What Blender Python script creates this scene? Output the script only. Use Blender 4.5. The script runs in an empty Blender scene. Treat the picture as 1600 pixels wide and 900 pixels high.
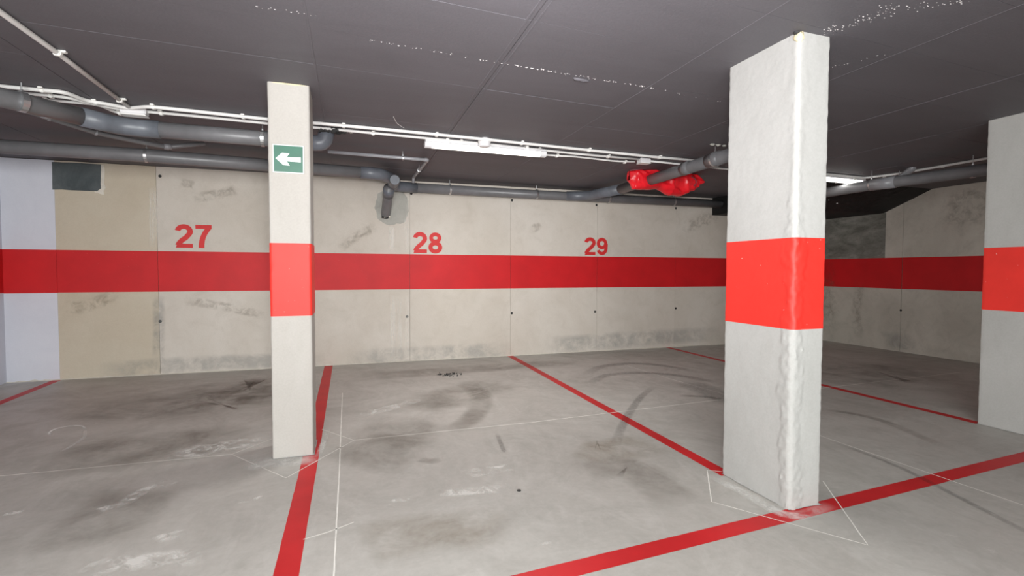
import bpy, bmesh, math, random
from mathutils import Vector, Matrix, noise, Euler
random.seed(7)
scene = bpy.context.scene
COL = scene.collection

# ---------------------------------------------------------------- camera
H = 2.40          # ceiling height
D = 6.715         # back wall
XR = 7.938        # right wall
XL = -3.51        # left wall
cam_data = bpy.data.cameras.new('camera')
cam_data.sensor_width = 36.0
cam_data.lens = 775.98 / 1600 * 36.0
cam_data.clip_start = 0.05
cam = bpy.data.objects.new('camera', cam_data)
COL.objects.link(cam)
yaw, pitch, roll = math.radians(18.093), math.radians(-2.019), math.radians(0.139)
fw = Vector((math.sin(yaw) * math.cos(pitch), math.cos(yaw) * math.cos(pitch), math.sin(pitch)))
rt = Vector((math.cos(yaw), -math.sin(yaw), 0.0))
up = rt.cross(fw)
r2 = rt * math.cos(roll) + up * math.sin(roll)
u2 = up * math.cos(roll) - rt * math.sin(roll)
m = Matrix((r2, u2, -fw)).transposed().to_4x4()
m.translation = Vector((0, 0, 1.218))
cam.matrix_world = m
scene.camera = cam

# ---------------------------------------------------------------- light and exposure
scene.view_settings.view_transform = 'Standard'
scene.view_settings.look = 'None'
scene.view_settings.gamma = 1.0
scene.view_settings.use_curve_mapping = False
scene.view_settings.exposure = 0.12
world = bpy.data.worlds.new('world')
scene.world = world
world.use_nodes = True
world.node_tree.nodes['Background'].inputs[0].default_value = (0.9, 0.93, 1.0, 1)
world.node_tree.nodes['Background'].inputs[1].default_value = 0.05

def area_light(name, loc, target, sx, sy, power, color=(1, 1, 1), spread=180):
    l = bpy.data.lights.new(name, 'AREA')
    l.shape = 'RECTANGLE'
    l.size = sx
    l.size_y = sy
    l.energy = power
    l.color = color
    l.spread = math.radians(spread)
    o = bpy.data.objects.new(name, l)
    COL.objects.link(o)
    o.location = loc
    o.rotation_euler = (Vector(target) - Vector(loc)).to_track_quat('-Z', 'Y').to_euler()
    return o

# the photographer's flash, just over and right of the lens
area_light('camera_flash', (0.07, -0.03, 1.36), (1.0, 6.0, 1.75), 0.10, 0.07, 25, (0.97, 1.0, 0.985))
# added fill light, aimed up to brighten the middle of the ceiling
area_light('ceiling_fill', (0.15, 0.15, 1.45), (0.75, 1.9, 2.4), 0.30, 0.30, 42, (1.0, 0.97, 1.0), 105)
# added fill lights for the general brightness, no fixtures modelled
area_light('rear_fill', (-1.0, -2.4, 1.35), (1.6, 6.0, 1.2), 3.4, 1.5, 352, (0.975, 1.0, 0.985))  # added broad fill from behind the camera
area_light('overhead_fill', (0.1, -0.5, 2.25), (0.1, -0.5, 0), 2.6, 0.3, 62, (0.985, 1.0, 0.98))  # added downward fill, no lamps hang here

# ---------------------------------------------------------------- materials
def new_mat(name):
    mt = bpy.data.materials.new(name)
    mt.use_nodes = True
    nt = mt.node_tree
    return mt, nt, nt.nodes['Principled BSDF'], nt.nodes['Material Output']

def N(nt, typ, **kw):
    n = nt.nodes.new(typ)
    for k, v in kw.items():
        setattr(n, k, v)
    return n

def noise_tex(nt, vec, scale, detail=4.0, rough=0.55, dist=0.0, stretch=None):
    if stretch:
        mp = N(nt, 'ShaderNodeMapping')
        mp.inputs['Scale'].default_value = stretch
        nt.links.new(vec, mp.inputs['Vector'])
        vec = mp.outputs[0]
    n = N(nt, 'ShaderNodeTexNoise')
    n.inputs['Scale'].default_value = scale
    n.inputs['Detail'].default_value = detail
    n.inputs['Roughness'].default_value = rough
    n.inputs['Distortion'].default_value = dist
    nt.links.new(vec, n.inputs['Vector'])
    return n.outputs['Fac']

def ramp(nt, fac, stops):
    r = N(nt, 'ShaderNodeValToRGB')
    el = r.color_ramp.elements
    while len(el) < len(stops):
        el.new(0.5)
    for e, (p, c) in zip(el, stops):
        e.position = p
        e.color = (*c, 1) if len(c) == 3 else c
    nt.links.new(fac, r.inputs[0])
    return r.outputs[0]

def mix(nt, fac, a, b, mode='MIX'):
    n = N(nt, 'ShaderNodeMix', data_type='RGBA', blend_type=mode)
    for sock, v in ((n.inputs[0], fac), (n.inputs[6], a), (n.inputs[7], b)):
        if isinstance(v, (int, float)):
            sock.default_value = v
        elif isinstance(v, tuple):
            sock.default_value = (*v, 1)
        else:
            nt.links.new(v, sock)
    return n.outputs[2]

def math_n(nt, op, a, b=0.0, clamp=False):
    n = N(nt, 'ShaderNodeMath', operation=op, use_clamp=clamp)
    for s, v in zip(n.inputs, (a, b)):
        if isinstance(v, (int, float)):
            s.default_value = v
        else:
            nt.links.new(v, s)
    return n.outputs[0]

def g(v):
    return (v, v, v)

def concrete(name, base, dark, light, rough=0.85, big=0.7, stains=0.5, bump=0.25, stretch=(1, 1, 1), speck=0.0, spec=0.3, bscale=60):
    mt, nt, bs, out = new_mat(name)
    pos = N(nt, 'ShaderNodeNewGeometry').outputs['Position']
    a = noise_tex(nt, pos, big, 6, 0.62, 0.6, stretch)
    b = noise_tex(nt, pos, big * 5.3, 6, 0.65, 0.8, stretch)
    d = noise_tex(nt, pos, 90, 3, 0.6)
    c1 = mix(nt, ramp(nt, a, [(0.38, g(0)), (0.66, g(1))]), base, light)
    c2 = mix(nt, math_n(nt, 'MULTIPLY', ramp(nt, b, [(0.48, g(0)), (0.80, g(1))]), stains * 0.6), c1, dark)
    c3 = mix(nt, 0.10, c2, ramp(nt, d, [(0.3, g(0.25)), (0.7, g(0.9))]), 'SOFT_LIGHT')
    if speck:
        v = noise_tex(nt, pos, 34, 2, 0.5)
        c3 = mix(nt, math_n(nt, 'MULTIPLY', ramp(nt, v, [(0.72, g(0)), (0.76, g(1))]), speck), c3, (0.8, 0.78, 0.74))
    nt.links.new(c3, bs.inputs['Base Color'])
    bs.inputs['Roughness'].default_value = rough
    bs.inputs['Specular IOR Level'].default_value = spec
    hm = math_n(nt, 'ADD', noise_tex(nt, pos, bscale, 4, 0.65), math_n(nt, 'MULTIPLY', b, 0.7))
    bp = N(nt, 'ShaderNodeBump')
    bp.inputs['Strength'].default_value = bump
    bp.inputs['Distance'].default_value = 0.004
    nt.links.new(hm, bp.inputs['Height'])
    nt.links.new(bp.outputs[0], bs.inputs['Normal'])
    return mt

def plain(name, col, rough=0.5, metal=0.0, var=0.06, spec=0.5, bump=0.0, bscale=120, coat=0.0):
    mt, nt, bs, out = new_mat(name)
    pos = N(nt, 'ShaderNodeNewGeometry').outputs['Position']
    a = noise_tex(nt, pos, 6, 5, 0.6)
    lo = tuple(x * (1 - var * 3) for x in col)
    hi = tuple(min(1, x * (1 + var * 3)) for x in col)
    nt.links.new(ramp(nt, a, [(0.3, lo), (0.7, hi)]), bs.inputs['Base Color'])
    bs.inputs['Roughness'].default_value = rough
    bs.inputs['Metallic'].default_value = metal
    bs.inputs['Specular IOR Level'].default_value = spec
    bs.inputs['Coat Weight'].default_value = coat
    if bump:
        bp = N(nt, 'ShaderNodeBump')
        bp.inputs['Strength'].default_value = bump
        bp.inputs['Distance'].default_value = 0.003
        nt.links.new(noise_tex(nt, pos, bscale, 3, 0.6), bp.inputs['Height'])
        nt.links.new(bp.outputs[0], bs.inputs['Normal'])
    return mt

def paint(name, col, dots=0.6, rough=0.55):
    """flat wall paint with small pale splashes"""
    mt, nt, bs, out = new_mat(name)
    pos = N(nt, 'ShaderNodeNewGeometry').outputs['Position']
    a = noise_tex(nt, pos, 3, 5, 0.6)
    c0 = ramp(nt, a, [(0.3, tuple(x * 0.9 for x in col)), (0.7, tuple(min(1, x * 1.08) for x in col))])
    vo = N(nt, 'ShaderNodeTexVoronoi')
    vo.inputs['Scale'].default_value = 26
    nt.links.new(pos, vo.inputs['Vector'])
    dm = ramp(nt, vo.outputs['Distance'], [(0.05, g(1)), (0.10, g(0))])
    gate = ramp(nt, noise_tex(nt, pos, 9, 2, 0.5), [(0.52, g(0)), (0.62, g(1))])
    c1 = mix(nt, math_n(nt, 'MULTIPLY', math_n(nt, 'MULTIPLY', dm, gate), dots), c0, (0.85, 0.6, 0.55))
    nt.links.new(c1, bs.inputs['Base Color'])
    bs.inputs['Roughness'].default_value = rough
    bs.inputs['Specular IOR Level'].default_value = 0.35
    bp = N(nt, 'ShaderNodeBump')
    bp.inputs['Strength'].default_value = 0.12
    bp.inputs['Distance'].default_value = 0.003
    nt.links.new(noise_tex(nt, pos, 70, 4, 0.6), bp.inputs['Height'])
    nt.links.new(bp.outputs[0], bs.inputs['Normal'])
    return mt

def floor_paint(name):
    """thin red line paint, worn through to the concrete in specks"""
    mt, nt, bs, out = new_mat(name)
    pos = N(nt, 'ShaderNodeNewGeometry').outputs['Position']
    w = noise_tex(nt, pos, 14, 8, 0.75, 0.4)
    s = noise_tex(nt, pos, 2.1, 4, 0.6)
    red = ramp(nt, s, [(0.35, (0.48, 0.013, 0.016)), (0.65, (0.60, 0.018, 0.022))])
    c = mix(nt, ramp(nt, w, [(0.68, g(0)), (0.76, g(0.55))]), red, (0.55, 0.40, 0.37))
    nt.links.new(c, bs.inputs['Base Color'])
    bs.inputs['Roughness'].default_value = 0.5
    bs.inputs['Specular IOR Level'].default_value = 0.3
    return mt

def smudge_mat(name, col, strength, scale=18, lo=0.35, hi=0.7, stretch=None):
    """a dry stain or scuff lying on a surface: transparent where it has not taken"""
    mt, nt, bs, out = new_mat(name)
    pos = N(nt, 'ShaderNodeNewGeometry').outputs['Position']
    uv = N(nt, 'ShaderNodeTexCoord').outputs['UV']
    sx = N(nt, 'ShaderNodeSeparateXYZ')
    nt.links.new(uv, sx.inputs[0])
    def bell(s):
        t = math_n(nt, 'ABSOLUTE', math_n(nt, 'SUBTRACT', math_n(nt, 'MULTIPLY', s, 2.0), 1.0))
        q = math_n(nt, 'SUBTRACT', 1.0, t, True)
        return math_n(nt, 'SMOOTH_MIN', math_n(nt, 'MULTIPLY', q, 2.2), 1.0)
    e = math_n(nt, 'MULTIPLY', bell(sx.outputs[0]), bell(sx.outputs[1]), True)
    n = ramp(nt, noise_tex(nt, pos, scale, 7, 0.7, 0.5, stretch), [(lo, g(0)), (hi, g(1))])
    al = math_n(nt, 'MULTIPLY', math_n(nt, 'MULTIPLY', e, n), strength, True)
    bs.inputs['Base Color'].default_value = (*col, 1)
    bs.inputs['Roughness'].default_value = 0.85
    bs.inputs['Specular IOR Level'].default_value = 0.2
    nt.links.new(al, bs.inputs['Alpha'])
    return mt

def floor_mat():
    mt, nt, bs, out = new_mat('polished_floor_concrete')
    pos = N(nt, 'ShaderNodeNewGeometry').outputs['Position']
    a = noise_tex(nt, pos, 0.55, 7, 0.62, 1.2)
    b = noise_tex(nt, pos, 1.5, 8, 0.68, 2.2)
    sw = noise_tex(nt, pos, 2.6, 6, 0.62, 3.5, (1.0, 0.33, 1.0))
    f = noise_tex(nt, pos, 26, 6, 0.7, 0.4)
    wh = noise_tex(nt, pos, 4.5, 7, 0.7, 1.0)
    c0 = ramp(nt, a, [(0.36, (0.405, 0.388, 0.358)), (0.62, (0.49, 0.473, 0.441))])
    c1 = mix(nt, ramp(nt, b, [(0.44, g(0)), (0.74, g(0.55))]), c0, (0.315, 0.297, 0.270))
    c2 = mix(nt, ramp(nt, sw, [(0.52, g(0)), (0.74, g(0.45))]), c1, (0.54, 0.525, 0.495))
    c3 = mix(nt, ramp(nt, wh, [(0.66, g(0)), (0.76, g(0.55))]), c2, (0.68, 0.665, 0.63))
    c4 = mix(nt, 0.2, c3, ramp(nt, f, [(0.25, g(0.2)), (0.75, g(0.85))]), 'SOFT_LIGHT')
    nt.links.new(c4, bs.inputs['Base Color'])
    nt.links.new(ramp(nt, b, [(0.35, g(0.42)), (0.7, g(0.62))]), bs.inputs['Roughness'])
    bs.inputs['Specular IOR Level'].default_value = 0.35
    bp = N(nt, 'ShaderNodeBump')
    bp.inputs['Strength'].default_value = 0.15
    bp.inputs['Distance'].default_value = 0.003
    nt.links.new(math_n(nt, 'ADD', noise_tex(nt, pos, 45, 4, 0.65), b), bp.inputs['Height'])
    nt.links.new(bp.outputs[0], bs.inputs['Normal'])
    return mt

def emit(name, col, strength):
    mt, nt, bs, out = new_mat(name)
    bs.inputs['Base Color'].default_value = (0.8, 0.8, 0.8, 1)
    bs.inputs['Emission Color'].default_value = (*col, 1)
    bs.inputs['Emission Strength'].default_value = strength
    return mt

M = {}
M['floor'] = floor_mat()
M['wall'] = concrete('cast_wall_concrete', (0.57, 0.52, 0.455), (0.42, 0.375, 0.315), (0.64, 0.595, 0.535), big=0.9, stains=0.55)
M['wall_tan'] = concrete('tan_wall_concrete', (0.53, 0.46, 0.36), (0.42, 0.36, 0.275), (0.58, 0.52, 0.42), big=0.9, stains=0.35)
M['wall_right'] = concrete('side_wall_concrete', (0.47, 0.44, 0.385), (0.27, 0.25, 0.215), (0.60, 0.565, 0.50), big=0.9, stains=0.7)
M['white_wall'] = concrete('white_painted_wall', (0.62, 0.63, 0.70), (0.55, 0.56, 0.63), (0.68, 0.69, 0.755), big=1.1, stains=0.35, bump=0.1)
M['grey_mortar'] = concrete('grey_mortar', (0.36, 0.355, 0.32), (0.25, 0.245, 0.22), (0.45, 0.44, 0.40), big=3, stains=0.5, bump=0.5)
M['dark_mortar'] = concrete('dark_mortar', (0.07, 0.083, 0.088), (0.045, 0.053, 0.058), (0.13, 0.145, 0.15), big=2.2, stains=0.6, bump=0.3)
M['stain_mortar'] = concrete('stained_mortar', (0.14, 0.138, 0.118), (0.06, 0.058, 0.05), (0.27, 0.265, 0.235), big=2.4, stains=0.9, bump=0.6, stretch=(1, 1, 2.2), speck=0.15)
M['plaster_bead'] = concrete('lime_bead', (0.62, 0.58, 0.51), (0.40, 0.36, 0.30), (0.72, 0.68, 0.6), big=6, stains=0.7, bump=0.6)
M['ceiling'] = concrete('dark_painted_ceiling', (0.102, 0.097, 0.106), (0.080, 0.076, 0.084), (0.118, 0.112, 0.124), rough=0.62, big=0.8, stains=0.6, bump=0.25, stretch=(0.3, 1, 1), spec=0.35)
M['ceiling_ridge'] = concrete('ceiling_ridge_paint', (0.06, 0.053, 0.056), (0.045, 0.04, 0.042), (0.12, 0.108, 0.113), rough=0.6, big=3, stains=0.6, bump=0.4, spec=0.35)
M['black_soffit'] = concrete('black_painted_soffit', (0.012, 0.012, 0.012), (0.008, 0.008, 0.008), (0.02, 0.02, 0.02), rough=0.6, big=3, stains=0.4, bump=0.9, spec=0.2, bscale=18)
M['lime_glint_speck'] = plain('lime_glint_speck', (0.62, 0.59, 0.58), 0.6)
M['pillar'] = concrete('pillar_white_concrete', (0.370, 0.366, 0.350), (0.315, 0.308, 0.288), (0.415, 0.411, 0.395), big=1.6, stains=0.45, bump=0.12, stretch=(1, 1, 0.45))
M['pillar_dim'] = concrete('pillar_cream_concrete', (0.380, 0.360, 0.332), (0.32, 0.30, 0.265), (0.42, 0.40, 0.372), big=1.8, stains=0.4, bump=0.12, stretch=(1, 1, 0.45))
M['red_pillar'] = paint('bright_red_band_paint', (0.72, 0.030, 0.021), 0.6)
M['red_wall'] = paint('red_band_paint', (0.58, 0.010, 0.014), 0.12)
M['red_number'] = paint('red_number_paint', (0.64, 0.030, 0.030), 0.1)
M['red_line'] = floor_paint('red_line_paint')
M['joint'] = concrete('joint_filler', (0.78, 0.76, 0.71), (0.60, 0.58, 0.53), (0.85, 0.83, 0.78), big=6, stains=0.6, bump=0.1)
M['pvc'] = plain('grey_pvc', (0.150, 0.150, 0.156), 0.38, var=0.05)
M['pvc_fit'] = plain('blue_grey_pvc', (0.125, 0.137, 0.158), 0.4, var=0.07)
M['pvc_small'] = plain('light_grey_pvc', (0.25, 0.25, 0.265), 0.38, var=0.05)
M['conduit'] = plain('white_conduit', (0.70, 0.69, 0.67), 0.45, var=0.03)
M['clip'] = plain('white_clip', (0.74, 0.73, 0.70), 0.5, var=0.03)
M['steel'] = plain('galvanised_steel', (0.62, 0.63, 0.64), 0.28, metal=0.9, var=0.08)
M['dark_rubber'] = plain('dark_rubber', (0.02, 0.02, 0.02), 0.7)
M['lamp_body'] = plain('lamp_body_plastic', (0.70, 0.69, 0.70), 0.4, var=0.02)
M['lamp_glow'] = emit('lamp_diffuser_glow', (1.0, 0.97, 0.90), 2.6)
M['sign_green'] = plain('sign_green', (0.012, 0.100, 0.060), 0.4, var=0.05)
M['sign_white'] = plain('sign_white', (0.55, 0.57, 0.56), 0.45, var=0.01)
M['red_nylon'] = plain('red_nylon', (0.80, 0.012, 0.022), 0.33, var=0.08, bump=0.2, bscale=30)
M['dark_nylon'] = plain('dark_nylon_trim', (0.16, 0.05, 0.06), 0.5)
M['foam'] = plain('yellow_foam', (0.66, 0.58, 0.38), 0.9, bump=0.5)
M['debris'] = plain('black_debris', (0.03, 0.03, 0.03), 0.8)
M['tyre'] = smudge_mat('tyre_rubber_mark', (0.055, 0.052, 0.05), 0.26, 30, 0.25, 0.6)
M['brown'] = smudge_mat('brown_dirt_and_shade', (0.135, 0.105, 0.075), 0.32, 3.2, 0.28, 0.66)  # also carries the shade painted into the left bay
M['ochre'] = smudge_mat('ochre_dirt', (0.27, 0.205, 0.125), 0.3, 4, 0.35, 0.65)
M['chalk'] = smudge_mat('pale_scuff', (0.95, 0.93, 0.89), 0.55, 12, 0.46, 0.6)
M['chalk_ring'] = smudge_mat('chalk_ring', (0.95, 0.94, 0.91), 0.95, 12, 0.15, 0.5)
M['dust'] = smudge_mat('plaster_dust', (0.90, 0.89, 0.86), 0.5, 9, 0.3, 0.6)
M['drip'] = smudge_mat('lime_drip', (0.95, 0.93, 0.88), 0.45, 10, 0.35, 0.6, (4, 1, 0.25))
M['rust'] = smudge_mat('dark_wall_stain', (0.20, 0.165, 0.12), 0.26, 11, 0.44, 0.62)
M['damp'] = smudge_mat('grey_damp', (0.38, 0.39, 0.39), 0.30, 5, 0.36, 0.6)

# ---------------------------------------------------------------- helpers
def wpos(o):
    p = Vector((0, 0, 0))
    while o:
        p += o.location
        o = o.parent
    return p

def tag(o, label=None, cat=None, group=None, kind=None):
    if label: o['label'] = label
    if cat: o['category'] = cat
    if group: o['group'] = group
    if kind: o['kind'] = kind
    return o

GROUPS = {'pillar': 'banded concrete pillars', 'pipe': 'grey pipes under the ceiling', 'conduit': 'white conduits on the ceiling',
          'junction box': 'white boxes in the conduit run', 'lamp': 'linear ceiling lamps'}
def empty(name, loc, label=None, cat=None, group=None):
    o = bpy.data.objects.new(name, None)
    COL.objects.link(o)
    o.location = loc
    o.empty_display_size = 0.1
    return tag(o, label, cat, group or GROUPS.get(cat))

def obj(name, verts, faces, mat, parent=None, smooth=False, origin=None, uvs=None):
    """verts are world coordinates; the object sits at `origin` (world)"""
    verts = [Vector(v) for v in verts]
    if origin is None:
        lo = Vector([min(v[i] for v in verts) for i in range(3)])
        hi = Vector([max(v[i] for v in verts) for i in range(3)])
        origin = Vector(((lo.x + hi.x) / 2, (lo.y + hi.y) / 2, lo.z))
    origin = Vector(origin)
    me = bpy.data.meshes.new(name)
    me.from_pydata([v - origin for v in verts], [], faces)
    me.materials.append(M[mat])
    if smooth:
        me.polygons.foreach_set('use_smooth', [True] * len(me.polygons))
    if uvs:
        ul = me.uv_layers.new(name='uv')
        for lp in me.loops:
            ul.data[lp.index].uv = uvs[lp.vertex_index]
    me.update()
    o = bpy.data.objects.new(name, me)
    COL.objects.link(o)
    o.location = origin - (wpos(parent) if parent else Vector((0, 0, 0)))
    o.parent = parent
    return o

def join(*geos):
    V, F = [], []
    for v, f in geos:
        k = len(V)
        V += list(v)
        F += [tuple(i + k for i in q) for q in f]
    return V, F

def box(x0, x1, y0, y1, z0, z1):
    V = [(x0, y0, z0), (x1, y0, z0), (x1, y1, z0), (x0, y1, z0), (x0, y0, z1), (x1, y0, z1), (x1, y1, z1), (x0, y1, z1)]
    F = [(3, 2, 1, 0), (4, 5, 6, 7), (0, 1, 5, 4), (1, 2, 6, 5), (2, 3, 7, 6), (3, 0, 4, 7)]
    return V, F

def bevel_box(x0, x1, y0, y1, z0, z1, b=0.004, seg=2):
    bm = bmesh.new()
    bmesh.ops.create_cube(bm, size=1)
    for v in bm.verts:
        v.co = Vector(((x0 + x1) / 2 + v.co.x * (x1 - x0), (y0 + y1) / 2 + v.co.y * (y1 - y0), (z0 + z1) / 2 + v.co.z * (z1 - z0)))
    bmesh.ops.bevel(bm, geom=list(bm.edges), offset=b, segments=seg, affect='EDGES')
    bm.verts.index_update()
    V = [v.co.copy() for v in bm.verts]
    F = [tuple(v.index for v in f.verts) for f in bm.faces]
    bm.free()
    return V, F

def round_path(pts, r=0.08, n=6):
    pts = [Vector(p) for p in pts]
    out = [pts[0]]
    for a, b, c in zip(pts, pts[1:], pts[2:]):
        d1, d2 = (a - b), (c - b)
        rr = min(r, d1.length * 0.45, d2.length * 0.45)
        p, q = b + d1.normalized() * rr, b + d2.normalized() * rr
        for i in range(n + 1):
            t = i / n
            out.append((1 - t) ** 2 * p + 2 * t * (1 - t) * b + t * t * q)
    out.append(pts[-1])
    return out

def tube(path, rad, n=16, cap=True):
    path = [Vector(p) for p in path]
    V, F = [], []
    t = (path[1] - path[0]).normalized()
    ref = Vector((0, 0, 1)) if abs(t.z) < 0.9 else Vector((1, 0, 0))
    nrm = (ref - t * ref.dot(t)).normalized()
    for i, p in enumerate(path):
        if i == 0: t = (path[1] - path[0]).normalized()
        elif i == len(path) - 1: t = (path[-1] - path[-2]).normalized()
        else: t = ((path[i + 1] - p).normalized() + (p - path[i - 1]).normalized()).normalized()
        nrm = (nrm - t * nrm.dot(t)).normalized()
        b = t.cross(nrm)
        rr = rad[i] if isinstance(rad, (list, tuple)) else rad
        for k in range(n):
            a = 2 * math.pi * k / n
            V.append(p + (nrm * math.cos(a) + b * math.sin(a)) * rr)
    for i in range(len(path) - 1):
        for k in range(n):
            a, b2 = i * n + k, i * n + (k + 1) % n
            F.append((a, b2, b2 + n, a + n))
    if cap:
        F.append(tuple(range(n - 1, -1, -1)))
        F.append(tuple(range((len(path) - 1) * n, len(path) * n)))
    return V, F

def lerp(a, b, t):
    return Vector(a) * (1 - t) + Vector(b) * t

# ---------------------------------------------------------------- the setting
YB, XE = -6.0, XR       # rear wall, right end
fl = obj('floor', *box(XL - 0.2, XE + 0.2, YB - 0.2, D + 0.2, -0.15, 0.0), 'floor')
tag(fl, 'grey power-floated concrete garage floor with pale joints and red bay lines', kind='structure')

cl = obj('ceiling', *box(XL - 0.2, XE + 0.2, YB - 0.2, D + 0.2, H + 0.004, H + 0.2), 'ceiling_ridge')
tag(cl, 'dark purple-grey painted concrete ceiling', kind='structure')
seams = [-4.17, -3.17, -2.68, -1.68, -0.18, 0.83, 1.84, 2.84, 3.84, 4.84, 5.84, 6.84, 8.0]
rows = [-0.14 + 0.466 * k for k in range(-1, 16)]
for i in range(len(seams) - 1):
    x0, x1 = max(seams[i] + 0.003, XL), min(seams[i + 1] - 0.003, XE)
    if x1 <= x0: continue
    for k in range(len(rows) - 1):
        y0, y1 = rows[k], rows[k + 1] - 0.0018
        sl = 0.068
        dz = random.uniform(-0.001, 0.001)
        V = []
        for z in (H + dz, H + 0.02):
            V += [(x0, min(y0 + sl * x0, D), z), (x1, min(y0 + sl * x1, D), z), (x1, min(y1 + sl * x1, D), z), (x0, min(y1 + sl * x0, D), z)]
        if V[0][1] >= D - 0.01 or V[3][1] - V[0][1] < 0.02: continue
        F = [(3, 2, 1, 0), (4, 5, 6, 7), (0, 1, 5, 4), (1, 2, 6, 5), (2, 3, 7, 6), (3, 0, 4, 7)]
        obj('ceiling_panel', V, F, 'ceiling', cl)
# one plain slab over the part behind the photographer
obj('ceiling_slab', *box(XL, XE, YB, -0.6, H, H + 0.02), 'ceiling', cl)
# raised paint-filled ridges along the panel seams
def ridge(xa, ya, xb, yb, w, h=0.004):
    n = max(2, int(math.hypot(xb - xa, yb - ya) / 0.05))
    d = Vector((xb - xa, yb - ya, 0)).normalized()
    s = Vector((-d.y, d.x, 0))
    V, F = [], []
    for i in range(n + 1):
        p = Vector((xa + (xb - xa) * i / n, ya + (yb - ya) * i / n, 0))
        ww = w * (0.7 + 0.6 * noise.noise(p * 7) + 0.3)
        for q, z in ((-1, H), (-0.5, H - h), (0.5, H - h), (1, H)):
            V.append(p + s * (q * ww / 2) + Vector((0, 0, z + 0.001)))
    for i in range(n):
        for k in range(3):
            a = i * 4 + k
            F.append((a, a + 1, a + 5, a + 4))
    return V, F
for x in (-0.18, 0.805, 0.855, 1.84, 2.84, 3.84, 4.84):
    obj('ceiling_ridge', *ridge(x, 0.6, x, 6.5, 0.014, 0.003), 'ceiling', cl)
# bright lime crumbs caught in the seams
def specks(name, a, b, n, spread, parent, size=0.004):
    V, F = [], []
    for _ in range(int(n * 0.6)):
        t = random.random()
        p = lerp((*a, H), (*b, H), t) + Vector((random.gauss(0, spread), random.gauss(0, spread), -0.001))
        s = size * random.uniform(0.2, 1.0)
        l = s * random.uniform(1, 3)
        k = len(V)
        V += [p + Vector((-l, -s, 0)), p + Vector((l, -s, 0)), p + Vector((l, s, 0)), p + Vector((-l, s, 0)), p + Vector((0, 0, -s))]
        F += [(k, k + 1, k + 4), (k + 1, k + 2, k + 4), (k + 2, k + 3, k + 4), (k + 3, k, k + 4)]
    o = obj(name, V, F, 'lime_glint_speck', parent)
    o['kind'] = 'stuff'
specks('lime_specks', (0.100, 2.694), (0.877, 2.752), 70, 0.006, cl, 0.0025)
specks('lime_specks', (0.877, 2.752), (1.851, 2.815), 110, 0.006, cl, 0.003)
specks('lime_specks', (1.851, 2.815), (2.509, 2.891), 26, 0.006, cl, 0.0022)
specks('lime_specks', (-0.390, 2.518), (-0.135, 2.516), 26, 0.006, cl, 0.002)
specks('lime_specks', (2.247, 1.894), (2.339, 1.624), 150, 0.035, cl, 0.0022)
specks('lime_specks', (2.351, 1.632), (2.602, 1.481), 50, 0.02, cl, 0.0025)
specks('lime_specks', (2.662, 2.214), (2.783, 1.959), 24, 0.012, cl, 0.002)
# paste lump stuck to the ceiling
bm = bmesh.new()
bmesh.ops.create_uvsphere(bm, u_segments=14, v_segments=8, radius=1)
q = (1.359, 2.832)
V = [Vector((q[0] + v.co.x * (0.045 if v.co.x < 0 else 0.075), q[1] + v.co.y * 0.016 + v.co.x * 0.006, H + v.co.z * 0.012)) + noise.noise_vector(v.co * 2.3) * 0.006 for v in bm.verts]
bm.verts.index_update()
obj('paste_lump', V, [tuple(v.index for v in f.verts) for f in bm.faces], 'ceiling', cl, smooth=True)
bm.free()

BAND0, BAND1 = 0.964, 1.431
# back wall: cast panels on a slab
wb = obj('wall_back', *box(XL - 0.2, XE + 0.2, D + 0.02, D + 0.22, 0, H + 0.01), 'grey_mortar')
tag(wb, 'bare cast concrete back wall with a red band and bay numbers', kind='structure')
px = [XL, -3.045, -2.10, -0.67, 0.76, 2.17, 3.54, 4.93, 6.33, XE]
offs = [0.004, 0.0, 0.001, -0.001, 0.0015, 0.0, 0.001, -0.001, 0.0]
for i in range(len(px) - 1):
    g0 = 0.0 if i == 0 else (0.0 if i == 1 else 0.0015)
    x0, x1, y = px[i] + g0, px[i + 1] - (0.0 if i == 0 else 0.0015), D - offs[i]
    mt = 'white_wall' if i == 0 else ('wall_tan' if i == 1 else 'wall')
    o = obj('white_wall_strip' if i == 0 else 'cast_panel', *box(x0, x1, y, D + 0.02, 0, H), mt, wb)
    if i == 0: o['label'] = 'white painted end of the back wall'
    if i == 1: o['label'] = 'tan stained first panel'
    b = obj('painted_band', *box(x0, x1, y - 0.0015, y + 0.004, BAND0 - 0.004 * (i == 0), BAND1), 'red_wall', wb)
# tie holes
def disc(x, y, z, r, ax, n=10):
    V = []
    for d, rr in ((-0.0025, r), (-0.001, r * 0.6)):
        for k in range(n):
            a = 2 * math.pi * k / n
            u, w = math.cos(a) * rr, math.sin(a) * rr
            V.append((x + u, y + d, z + w) if ax == 'y' else (x + d, y + u, z + w))
    F = [(k, (k + 1) % n, n + (k + 1) % n, n + k) for k in range(n)] + [tuple(range(n, 2 * n))]
    return V, F
for x, z in ((-2.06, 2.29), (-2.09, 0.62), (0.785, 2.235), (0.722, 0.60), (2.19, 2.21), (2.19, 0.61), (3.52, 2.20), (3.51, 0.60), (4.92, 2.21), (4.945, 0.62), (-0.66, 0.61)):
    obj('tie_hole', *disc(x, D - 0.0015, z, 0.018, 'y'), 'dark_rubber', wb)
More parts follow.
